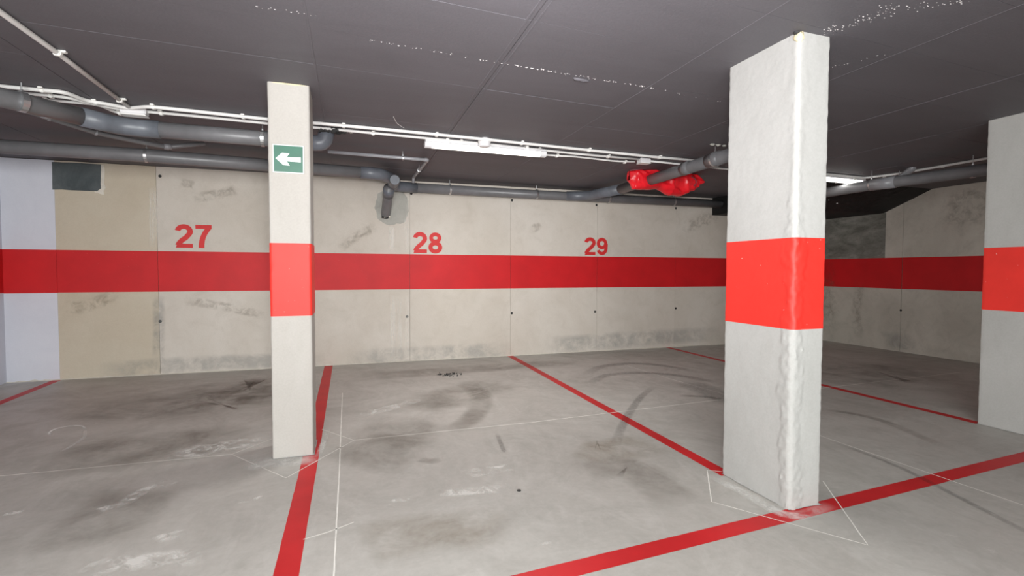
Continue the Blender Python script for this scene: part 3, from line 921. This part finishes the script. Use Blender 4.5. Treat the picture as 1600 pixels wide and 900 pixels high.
# ---------------------------------------------------------------- pipes
def clamp_at(parent, p, t, r, rod=True, top=H, mat='steel', w=0.016):
    t = Vector(t).normalized()
    p = Vector(p)
    c_ = obj('pipe_clamp', *tube([p - t * w, p - t * w * 0.99, p + t * w * 0.99, p + t * w], [r + 0.0005, r + 0.005, r + 0.005, r + 0.0005], 20), mat, parent)
    if rod:
        obj('hanger_rod', *tube([p + Vector((0, 0, r)), Vector((p.x, p.y, top))], 0.0045, 8), mat, c_)
        obj('clamp_nut', *tube([p + Vector((0, 0, r + 0.001)), p + Vector((0, 0, r + 0.016))], 0.010, 6), mat, c_)
    return c_

ZP = 2.28
R1 = 0.060
# upper left drain run
up_pipe = empty('drain_pipe', (-1.0, 4.46, ZP), 'fat grey drain pipe high at left, bending behind the slim pillar', 'pipe')
A0, A1, A2, A3 = (-2.40, 3.52, ZP), (-1.70, 4.335, ZP), (-1.46, 4.455, ZP), (-0.27, 4.50, ZP)
obj('pipe_run', *tube([A0, lerp(A0, A1, 0.97)], R1, 24), 'pvc', up_pipe, smooth=True)
obj('pipe_elbow', *tube(round_path([lerp(A0, A1, 0.90), (-1.60, 4.445, ZP), (-1.36, 4.458, ZP)], 0.14), R1 + 0.005, 24), 'pvc_fit', up_pipe, smooth=True)
obj('pipe_run', *tube([A2, A3], R1, 24), 'pvc', up_pipe, smooth=True)
obj('pipe_elbow', *tube(round_path([(-0.30, 4.50, ZP), (-0.20, 4.505, ZP + 0.004), (-0.165, 4.507, H + 0.01)], 0.07), R1 + 0.004, 24), 'pvc_fit', up_pipe, smooth=True)
t1 = Vector(A1) - Vector(A0)
clamp_at(up_pipe, (-1.968, 3.999, 2.280), t1, R1, w=0.017)
clamp_at(up_pipe, (-1.909, 4.124, 2.280), t1, R1, False, mat='pvc_small', w=0.008)
clamp_at(up_pipe, (-0.66, 4.485, ZP), (1, 0.03, 0), R1, w=0.012)
# broken concrete around the ceiling opening
for k, (dx, dy, s) in enumerate(((0.09, 0.03, 0.03), (0.12, -0.03, 0.022), (0.05, 0.07, 0.026), (0.15, 0.02, 0.018))):
    lumpy('mortar_crumb', (-0.13 + dx, 4.507 + dy - 0.02, H - 0.006), (s, s * 0.8, s * 0.5), 'grey_mortar' if k % 2 else 'debris', cl, k, 10, 0.6)
for k, (dx, dz, s) in enumerate(((-0.05, 0.0, 0.035), (0.0, -0.004, 0.03), (0.05, 0.0, 0.04), (0.085, 0.004, 0.03))):  # black lumps stand in for the dark of the broken hole
    lumpy('dark_hole_edge', (-0.165 + dx, 4.43, H - 0.014 + dz), (s, s * 0.6, s * 0.75), 'debris', cl, k + 3, 12, 0.7)
# slim grey service pipe to its right
sp = empty('service_pipe', (0.4, 4.9, 2.345), 'thin grey service pipe turning toward the back wall, left of the ceiling lamp', 'pipe')
SPZ = 2.335
SP = [(-0.188, 5.040, 2.335), (0.514, 5.055, 2.335), (0.759, 5.092, 2.335), (0.748, 5.639, 2.335), (0.738, 6.085, 2.335)]
obj('pipe_run', *tube(round_path([SP[0], SP[2], SP[3], SP[4], (SP[4][0], SP[4][1] + 0.02, 2.27)], 0.02), 0.0165, 14), 'pvc_small', sp, smooth=True)
obj('pipe_elbow', *tube(round_path([lerp(SP[2], SP[0], 0.03), SP[2], lerp(SP[2], SP[3], 0.08)], 0.03), 0.0200, 14), 'pvc_small', sp, smooth=True)
clamp_at(sp, lerp(SP[0], SP[2], 0.74), (1, 0.02, 0), 0.0165, w=0.007)
clamp_at(sp, SP[3], Vector(SP[4]) - Vector(SP[2]), 0.0165, w=0.012)
# thin pipe under the fat one
tp = empty('service_pipe', (-1.6, 4.75, 2.3), 'thin grey pipe half hidden below the fat left drain pipe', 'pipe')
TZ = 2.30
TP = [(-2.176, 4.320, 2.330), (-1.897, 4.791, 2.300), (-1.745, 4.963, 2.300), (-1.520, 5.159, 2.300), (-1.246, 5.218, 2.370)]
obj('pipe_run', *tube(round_path(TP, 0.06), 0.020, 14), 'pvc', tp, smooth=True)
obj('pipe_socket', *tube([lerp(TP[3], TP[2], 0.10), lerp(TP[3], TP[4], 0.10)], 0.025, 14), 'pvc_small', tp, smooth=True)
clamp_at(tp, TP[1], (1, 0.6, 0), 0.02, w=0.008, mat='pvc_small')
clamp_at(tp, lerp(TP[0], TP[1], 0.4), (1, 0.6, 0), 0.02, w=0.008, mat='pvc_small')

# lower run along the back wall
lo_pipe = empty('drain_pipe', (0.5, 6.0, ZP), 'long grey drain pipe running under the ceiling along the back wall', 'pipe')
B0, B1, B2 = (XL + 0.01, 5.50, ZP), (0.25, 5.70, ZP), (0.50, 6.25, ZP - 0.01)
obj('pipe_run', *tube([B0, (-1.78, 5.50, ZP), (0.20, 5.695, ZP)], 0.0615, 24), 'pvc', lo_pipe, smooth=True)
obj('pipe_elbow', *tube(round_path([(0.12, 5.69, ZP), (0.34, 5.71, ZP), (0.50, 6.02, ZP), (0.52, 6.12, ZP)], 0.10), 0.066, 24), 'pvc_fit', lo_pipe, smooth=True)
C0, C1, C2 = (0.52, 6.40, ZP - 0.01), (3.20, 6.55, ZP), (7.90, 6.48, ZP)
obj('pipe_elbow', *tube(round_path([(0.505, 6.05, ZP), (0.52, 6.40, ZP - 0.01), (0.82, 6.46, ZP - 0.01)], 0.10), 0.066, 24), 'pvc_fit', lo_pipe, smooth=True)
obj('pipe_run', *tube([(0.66, 6.45, ZP - 0.01), C1, (5.60, 6.50, ZP)], 0.0615, 24), 'pvc', lo_pipe, smooth=True)
# inspection cap facing the room
cp = Vector((0.490, 5.740, 2.231))
obj('access_cap', *tube([(cp.x, cp.y, cp.z), (cp.x, cp.y + 0.015, cp.z), (cp.x, cp.y + 0.02, cp.z), (cp.x + 0.01, cp.y + 0.30, cp.z + 0.0)], [0.054, 0.056, 0.050, 0.050], 24), 'pvc_fit', lo_pipe)
# stub dropping into the wall
s0, s1 = Vector((0.469, 6.300, 2.240)), Vector((0.455, 6.690, 1.961))
obj('pipe_stub', *tube([s0, lerp(s0, s1, 0.5), s1, s1 + Vector((0, 0.06, -0.03))], 0.060, 22), 'pvc', lo_pipe, smooth=True)
obj('pipe_socket', *tube([lerp(s0, s1, 0.05), lerp(s0, s1, 0.32)], 0.066, 22), 'pvc_fit', lo_pipe, smooth=True)
for k in range(4):
    lumpy('mortar_crumb', (s1.x - 0.04 + 0.028 * k, D - 0.03, s1.z - 0.055 + 0.006 * (k % 2)), (0.017, 0.014, 0.013), 'plaster_bead' if k % 2 else 'debris', lo_pipe, k, 10, 0.5)
obj('label_band', *tube([(0.70, 6.452, ZP - 0.01), (0.80, 6.458, ZP - 0.01)], 0.0628, 24, False), 'pvc_small', lo_pipe, smooth=True)
for p, t in (((-1.79, 5.502, ZP), (1, 0.03, 0)), ((-3.0, 5.50, ZP), (1, 0, 0)), ((1.255, 6.464, 2.275), (1, 0.06, 0)), ((2.486, 6.601, 2.280), (1, 0.06, 0)), ((3.626, 6.536, 2.280), (1, 0, 0)), ((4.736, 6.511, 2.280), (1, 0, 0))):
    p = Vector(p)
    if p.x > 0: p.y = 6.45 + (p.x - 0.66) * 0.0394 if p.x < 3.2 else 6.55 - (p.x - 3.2) * 0.02
    clamp_at(lo_pipe, p, t, 0.0615, w=0.012)
# branch pipe from the wall run toward the camera at right
br = empty('drain_pipe', (3.3, 5.0, ZP), 'grey branch pipe passing in front of the red bag toward the big pillar', 'pipe')
D0, D1, D2_ = (3.12, 6.545, ZP), (3.36, 5.95, ZP), (3.30, 3.75, ZP)
obj('pipe_branch', *tube(round_path([(2.95, 6.54, ZP), (3.22, 6.42, ZP), (3.37, 5.75, ZP)], 0.25), 0.066, 24), 'pvc_fit', br, smooth=True)
obj('pipe_run', *tube([(3.365, 5.80, ZP), (3.305, 3.30, ZP)], 0.0615, 24), 'pvc', br, smooth=True)
obj('pipe_socket', *tube([(3.33, 4.42, ZP), (3.315, 4.30, ZP)], 0.067, 24), 'pvc', br, smooth=True)
obj('pipe_elbow', *tube(round_path([(3.306, 3.34, ZP), (3.304, 3.18, ZP + 0.01), (3.304, 3.14, H + 0.01)], 0.08), 0.066, 24), 'pvc', br, smooth=True)
obj('pipe_socket', *tube([(3.314, 4.02, ZP), (3.311, 3.86, ZP)], 0.067, 24), 'pvc', br, smooth=True)
clamp_at(br, (3.313, 3.93, ZP), (0, 1, 0), 0.0672, w=0.010)
for k in range(3):
    lumpy('mortar_crumb', (3.22 + 0.07 * k, 3.86, H - 0.004), (0.022, 0.018, 0.012), 'grey_mortar', cl, k + 7, 10, 0.6)
# right hand run
rp = empty('drain_pipe', (6.15, 4.4, ZP), 'grey drain pipe under the black ceiling between the two right pillars', 'pipe')
E0, E1 = Vector((6.07, 5.05, ZP)), Vector((6.42, 2.90, ZP))
obj('pipe_run', *tube([(5.98, 5.85, 2.235), (5.865, 4.889, 2.235), (5.866, 4.233, 2.235), (6.038, 3.279, 2.235), (6.35, 2.50, 2.235)], 0.062, 24), 'pvc', rp, smooth=True)
f0, f1 = Vector((5.853, 4.283, 2.235)), Vector((5.903, 4.043, 2.235))
obj('pipe_socket', *tube([f0, f1], 0.068, 24), 'pvc_small', rp, smooth=True)
g0, g1, g2 = lerp(f0, f1, 0.75), Vector((6.260, 4.230, 2.340)), Vector((6.107, 4.004, 2.385))
g1 = Vector((6.155, 4.181, 2.310)); g2 = Vector((6.100, 4.006, 2.385))
obj('side_branch', *tube(round_path([g0, g1, g2, g2 + Vector((0, 0, 0.03))], 0.03), 0.038, 18), 'pvc_small', rp, smooth=True)
clamp_at(rp, (5.853, 4.283, 2.235), (0.1, -1, 0), 0.062, w=0.010)
clamp_at(rp, (6.031, 3.383, 2.235), (0.1, -1, 0), 0.062, w=0.016)
clamp_at(rp, g1 - Vector((0, 0, 0.01)), g2 - g0, 0.036, w=0.012)

# ---------------------------------------------------------------- conduits, clips and boxes
CR = 0.0135
clip_proto = None
def clip(parent, p, ang=0.0):
    """saddle clip with a small square nail head, on the room-side of the conduit"""
    global clip_proto
    if clip_proto is None:
        g1_ = bevel_box(-0.013, 0.013, -0.018, 0.018, -0.031, 0.0, 0.004, 2)
        g2_ = bevel_box(-0.013, 0.013, -0.040, -0.014, -0.012, 0.0, 0.003, 2)
        V, F = join(g1_, g2_)
        o = obj('conduit_clip', V, F, 'clip', None, origin=(0, 0, 0))
        clip_proto = o
    else:
        o = clip_proto.copy()
        COL.objects.link(o)
    o.parent = parent
    o.location = Vector((p[0], p[1], H - 0.001)) - wpos(parent)
    o.rotation_euler = (0, 0, ang)
    return o
def conduit(pts, label, clips=(), r=CR, end=None, name='conduit', ang=0.0):
    P = [Vector((p[0], p[1], H - r - 0.002)) for p in pts]
    if end: P.append(Vector(end))
    mid = P[len(P) // 2]
    e = empty(name, mid, label, 'conduit')
    obj('tube', *tube(round_path(P, 0.05, 4), r, 10), 'conduit', e, smooth=True)
    for c_ in clips: clip(e, c_, ang)
    return e
conduit([(-2.319, 4.049), (-2.110, 4.068), (-1.908, 4.071), (-1.776, 4.063), (-1.722, 4.225), (-1.632, 4.250), (-1.516, 4.325), (-1.358, 4.229), (-1.092, 4.243), (-0.595, 4.286), (-0.252, 4.275), (0.384, 4.286), (1.103, 4.317), (2.071, 4.376), (2.997, 4.427), (3.639, 4.427)],
        'front white conduit of the ceiling run, with a clip row on its near side',
        [(-1.892, 4.072), (-1.678, 4.251), (-1.329, 4.233), (-0.762, 4.283), (-0.036, 4.284), (0.722, 4.315), (1.508, 4.342), (2.210, 4.382), (3.036, 4.429)])
conduit([(-2.392, 4.174), (-2.178, 4.198), (-1.897, 4.178), (-1.796, 4.196), (-1.725, 4.294), (-1.556, 4.384), (-1.394, 4.375), (-1.128, 4.381), (-0.613, 4.414), (-0.261, 4.416), (0.398, 4.445), (1.143, 4.477), (2.161, 4.564), (2.906, 4.580)],
        'second white conduit, running just behind the front one to the square box',
        [(-1.897, 4.178), (-1.325, 4.376), (0.200, 4.439), (0.970, 4.476), (1.748, 4.525), (2.517, 4.559)], r=0.0115)
conduit([(-1.989, 4.301), (-1.697, 4.299), (-1.669, 4.362), (-1.650, 4.477), (-1.541, 4.488)],
        'short white conduit entering the left junction box from behind', [(-1.976, 4.303), (-1.617, 4.473)], r=0.0105)
conduit([(-1.500, 2.747), (-1.497, 2.903), (-1.488, 3.364), (-1.498, 4.276)],
        'white conduit crossing the ceiling toward the camera from the left junction box', [(-1.486, 3.347), (-1.497, 4.136)], ang=math.pi / 2)
conduit([(2.990, 4.615), (3.651, 4.660), (4.169, 4.703), (4.763, 4.737)],
        'white conduit leaving the square box toward the big pillar', [], r=0.0105)
lampY = 4.60
conduit([(1.853, 4.725), (2.220, 4.690), (2.698, 4.746), (2.921, 4.703)],
        'thin white conduit from the lamp end to the square box', [(2.011, 4.701), (2.817, 4.738)], r=0.0095)
conduit([(4.764, 4.463), (5.460, 4.541), (6.131, 4.570), (6.238, 4.276), (6.250, 3.371), (6.199, 2.882)],
        'white conduit bending at the far lamp toward the right pillar', [(6.230, 4.405), (6.257, 3.793)])
def jbox(c_, sx, sy, label, hz=0.042):
    e = empty('junction_box', (c_[0], c_[1], H - hz), label, 'junction box')
    obj('box_body', *bevel_box(c_[0] - sx / 2, c_[0] + sx / 2, c_[1] - sy / 2, c_[1] + sy / 2, H - hz, H, 0.006), 'lamp_body', e)
    obj('box_lid', *bevel_box(c_[0] - sx / 2 - 0.003, c_[0] + sx / 2 + 0.003, c_[1] - sy / 2 - 0.003, c_[1] + sy / 2 + 0.003, H - hz - 0.008, H - hz, 0.003), 'conduit', e)
    return e
jbox((-1.489, 4.361), 0.16, 0.075, 'rectangular white junction box at left where four conduits meet', 0.050)
jbox((2.961, 4.593), 0.12, 0.085, 'rectangular white junction box right of the lit lamp', 0.046)
rb = (1.162, 4.365)
e = empty('junction_box', (rb[0], rb[1], H - 0.06), 'round white sensor box in the conduit run above the lamp', 'junction box')
obj('box_body', *tube([(rb[0], rb[1], H), (rb[0], rb[1], H - 0.060), (rb[0], rb[1], H - 0.070), (rb[0], rb[1], H - 0.075)], [0.054, 0.054, 0.048, 0.034], 28), 'lamp_body', e, smooth=False)
obj('box_rim', *tube([(rb[0], rb[1], H - 0.012), (rb[0], rb[1], H - 0.030)], 0.058, 28), 'conduit', e)

# hanging loose wire
wv = [Vector((0.331, 3.958)), Vector((0.370, 4.120)), Vector((0.436, 4.229))]
obj('loose_wire', *tube(round_path([(wv[0].x, wv[0].y, H - 0.003), (wv[1].x, wv[1].y, H - 0.006), (wv[2].x, wv[2].y, H - 0.004)], 0.08), 0.0022, 6), 'conduit', cl)

# ---------------------------------------------------------------- lamps
def lamp(x0, y0, x1, y1, label, power):
    """weatherproof linear lamp hung just below the ceiling, from one end to the other"""
    a, b = Vector((x0, y0, 0)), Vector((x1, y1, 0))
    L = (b - a).length
    ang = math.atan2(b.y - a.y, b.x - a.x)
    e = empty('ceiling_lamp', ((x0 + x1) / 2, (y0 + y1) / 2, H - 0.09), label, 'lamp')
    e.rotation_euler = (0, 0, ang)
    def loc(name, geo, mat, smooth=False, par=e):
        V, F = geo
        me = bpy.data.meshes.new(name)
        me.from_pydata([Vector(v) for v in V], [], F)
        me.materials.append(M[mat])
        if smooth: me.polygons.foreach_set('use_smooth', [True] * len(me.polygons))
        o = bpy.data.objects.new(name, me)
        COL.objects.link(o)
        o.parent = par
        return o
    # local z: 0 is the diffuser underside, 0.09 the ceiling
    def prof_sweep(prof, xa, xb, caps=True):
        n = len(prof)
        V = [(xa, y, z) for y, z in prof] + [(xb, y, z) for y, z in prof]
        F = [(k, (k + 1) % n, n + (k + 1) % n, n + k) for k in range(n)]
        F += [tuple(range(n - 1, -1, -1)), tuple(range(n, 2 * n))]
        return V, F
    body = [(-0.040, 0.052), (-0.047, 0.045), (0.047, 0.045), (0.040, 0.052), (0.036, 0.068), (-0.036, 0.068)]
    loc('lamp_body', prof_sweep(body, -L / 2, L / 2), 'lamp_body')
    dif = []
    for k in range(13):
        t = math.pi * k / 12
        dif.append((0.042 * math.cos(t), 0.045 - 0.043 * math.sin(t) ** 0.8))
    loc('lamp_diffuser', prof_sweep(dif, -L / 2 + 0.055, L / 2 - 0.055), 'lamp_glow')
    for s in (-1, 1):
        capp = [(y * 1.06, 0.046 + (z - 0.046) * 1.04) for y, z in dif]
        x_in, x_out = s * (L / 2 - 0.056), s * (L / 2 + 0.004)
        loc('end_cap', prof_sweep(capp, min(x_in, x_out), max(x_in, x_out)), 'lamp_body')
        V, F = box(s * L * 0.33 - 0.014, s * L * 0.33 + 0.014, -0.05, 0.05, 0.040, 0.09)
        loc('mounting_clip', (V, F), 'clip')
    l = bpy.data.lights.new('lamp_light', 'AREA')
    l.shape = 'RECTANGLE'
    l.size, l.size_y = L - 0.12, 0.07
    l.energy = power
    l.color = (1.0, 0.985, 0.95)
    lo = bpy.data.objects.new('lamp_light', l)
    COL.objects.link(lo)
    lo.parent = e
    lo.location = (0, 0, -0.004)
    return e
LA, LB = (0.648, 4.496, 2.350), (1.804, 4.515, 2.350)
lamp(LA[0], LA[1], LB[0], LB[1], 'lit white linear ceiling lamp in front of the bay numbers 28 and 29', 30)
LC = (6.176, 4.635, 2.350)
lamp(LC[0] - 1.25, LC[1] - 0.06, LC[0], LC[1], 'lit linear ceiling lamp showing its end just right of the big pillar', 1.5)

# ---------------------------------------------------------------- red bag wedged on the branch pipe
def bag():
    top = [(981, 268), (990, 264), (1010, 262), (1035, 260.5), (1060, 261), (1078, 266), (1090, 272), (1099, 281)]
    bot = [(983, 282), (988, 296), (1004, 297), (1018, 292), (1030, 297), (1050, 298), (1075, 294), (1097, 286)]
    T = [(3.106, 5.150, 2.379), (3.183, 5.150, 2.414), (3.356, 5.150, 2.441), (3.577, 5.150, 2.467), (3.804, 5.150, 2.478), (3.971, 5.150, 2.450), (4.084, 5.150, 2.410), (4.171, 5.150, 2.345)]
    B = [(3.124, 5.150, 2.276), (3.169, 5.150, 2.174), (3.307, 5.150, 2.174), (3.430, 5.150, 2.218), (3.537, 5.150, 2.186), (3.717, 5.150, 2.188), (3.947, 5.150, 2.231), (4.153, 5.150, 2.305)]
    n, mseg = 90, 44
    V, F = [], []
    for i in range(n + 1):
        u = i / n * (len(T) - 1)
        k = min(int(u), len(T) - 2)
        f = u - k
        f = f * f * (3 - 2 * f)
        t, b = lerp(T[k], T[k + 1], f), lerp(B[k], B[k + 1], f)
        c_ = (t + b) / 2
        hz = (t - b).length / 2
        w = 0.10 * min(1, 4 * (i / n + 0.02), 4 * (1.03 - i / n))
        for j in range(mseg):
            a = 2 * math.pi * j / mseg
            cs, sn = math.cos(a), math.sin(a)
            y = math.copysign(abs(cs) ** 0.8, cs) * w
            z = math.copysign(abs(sn) ** 0.7, sn) * hz
            p = Vector((c_.x, c_.y + y, c_.z + z))
            q = Vector((p.x * 7 + p.z * 9, p.y * 3, p.z * 4 - p.x * 2))
            fold = (1 - abs(noise.noise(q)) * 3.0) * 0.026 + (0.5 - abs(noise.noise(q * 2.3 + Vector((3, 1, 7))))) * 0.022 + noise.noise(p * 26) * 0.008
            if c_.x > 3.6: fold += math.sin((p.z * 2.2 + p.x * 0.9) * 38) * 0.010
            p += Vector((0, cs, sn * 0.25)) * fold
            p.z = min(p.z, H - 0.004)
            V.append(p)
    for i in range(n):
        for j in range(mseg):
            a, b = i * mseg + j, i * mseg + (j + 1) % mseg
            F.append((a, b, b + mseg, a + mseg))
    F.append(tuple(range(mseg)))
    F.append(tuple(range(n * mseg + mseg - 1, n * mseg - 1, -1)))
    return V, F
bV, bF = bag()
e = empty('nylon_bag', (3.9, 5.15, 2.2), 'crumpled red nylon bag stuffed between the branch pipe and the ceiling', 'bag')
obj('bag_cloth', bV, bF, 'red_nylon', e, smooth=True)
def hem(pts, r=0.006):
    return tube(round_path(pts, 0.05), r, 8)
obj('bag_hem', *hem([(3.065, 5.040, 2.371), (3.278, 5.030, 2.405), (3.538, 5.030, 2.426), (3.723, 5.040, 2.436)], 0.007), 'dark_nylon', e, smooth=True)
obj('bag_cord', *hem([(3.898, 5.030, 2.347), (3.955, 5.020, 2.318), (3.965, 5.020, 2.265), (3.937, 5.030, 2.234)], 0.006), 'dark_nylon', e, smooth=True)

# ---------------------------------------------------------------- black crumbs on the floor of bay 28
dV, dF = [], []
for (cx, cy, n) in (((1.077, 5.688)[0], (1.077, 5.688)[1], 26), ((1.162, 5.698)[0], (1.162, 5.698)[1], 14), ((1.006, 5.710)[0], (1.006, 5.710)[1], 8)):
    for _ in range(n):
        p = Vector((cx + random.gauss(0, 0.035), cy + random.gauss(0, 0.05), 0.004))
        s = random.uniform(0.004, 0.013)
        k = len(dV)
        dV += [p + Vector((s, 0, 0)), p + Vector((0, s, 0)), p + Vector((-s, 0, 0)), p + Vector((0, -s, 0)), p + Vector((0, 0, s)), p - Vector((0, 0, 0.004))]
        dF += [(k, k + 1, k + 4), (k + 1, k + 2, k + 4), (k + 2, k + 3, k + 4), (k + 3, k, k + 4), (k + 1, k, k + 5), (k + 2, k + 1, k + 5), (k + 3, k + 2, k + 5), (k, k + 3, k + 5)]
o = obj('debris', dV, dF, 'debris')
tag(o, 'scatter of small black crumbs on the floor near the back wall of bay 28', 'debris', kind='stuff')
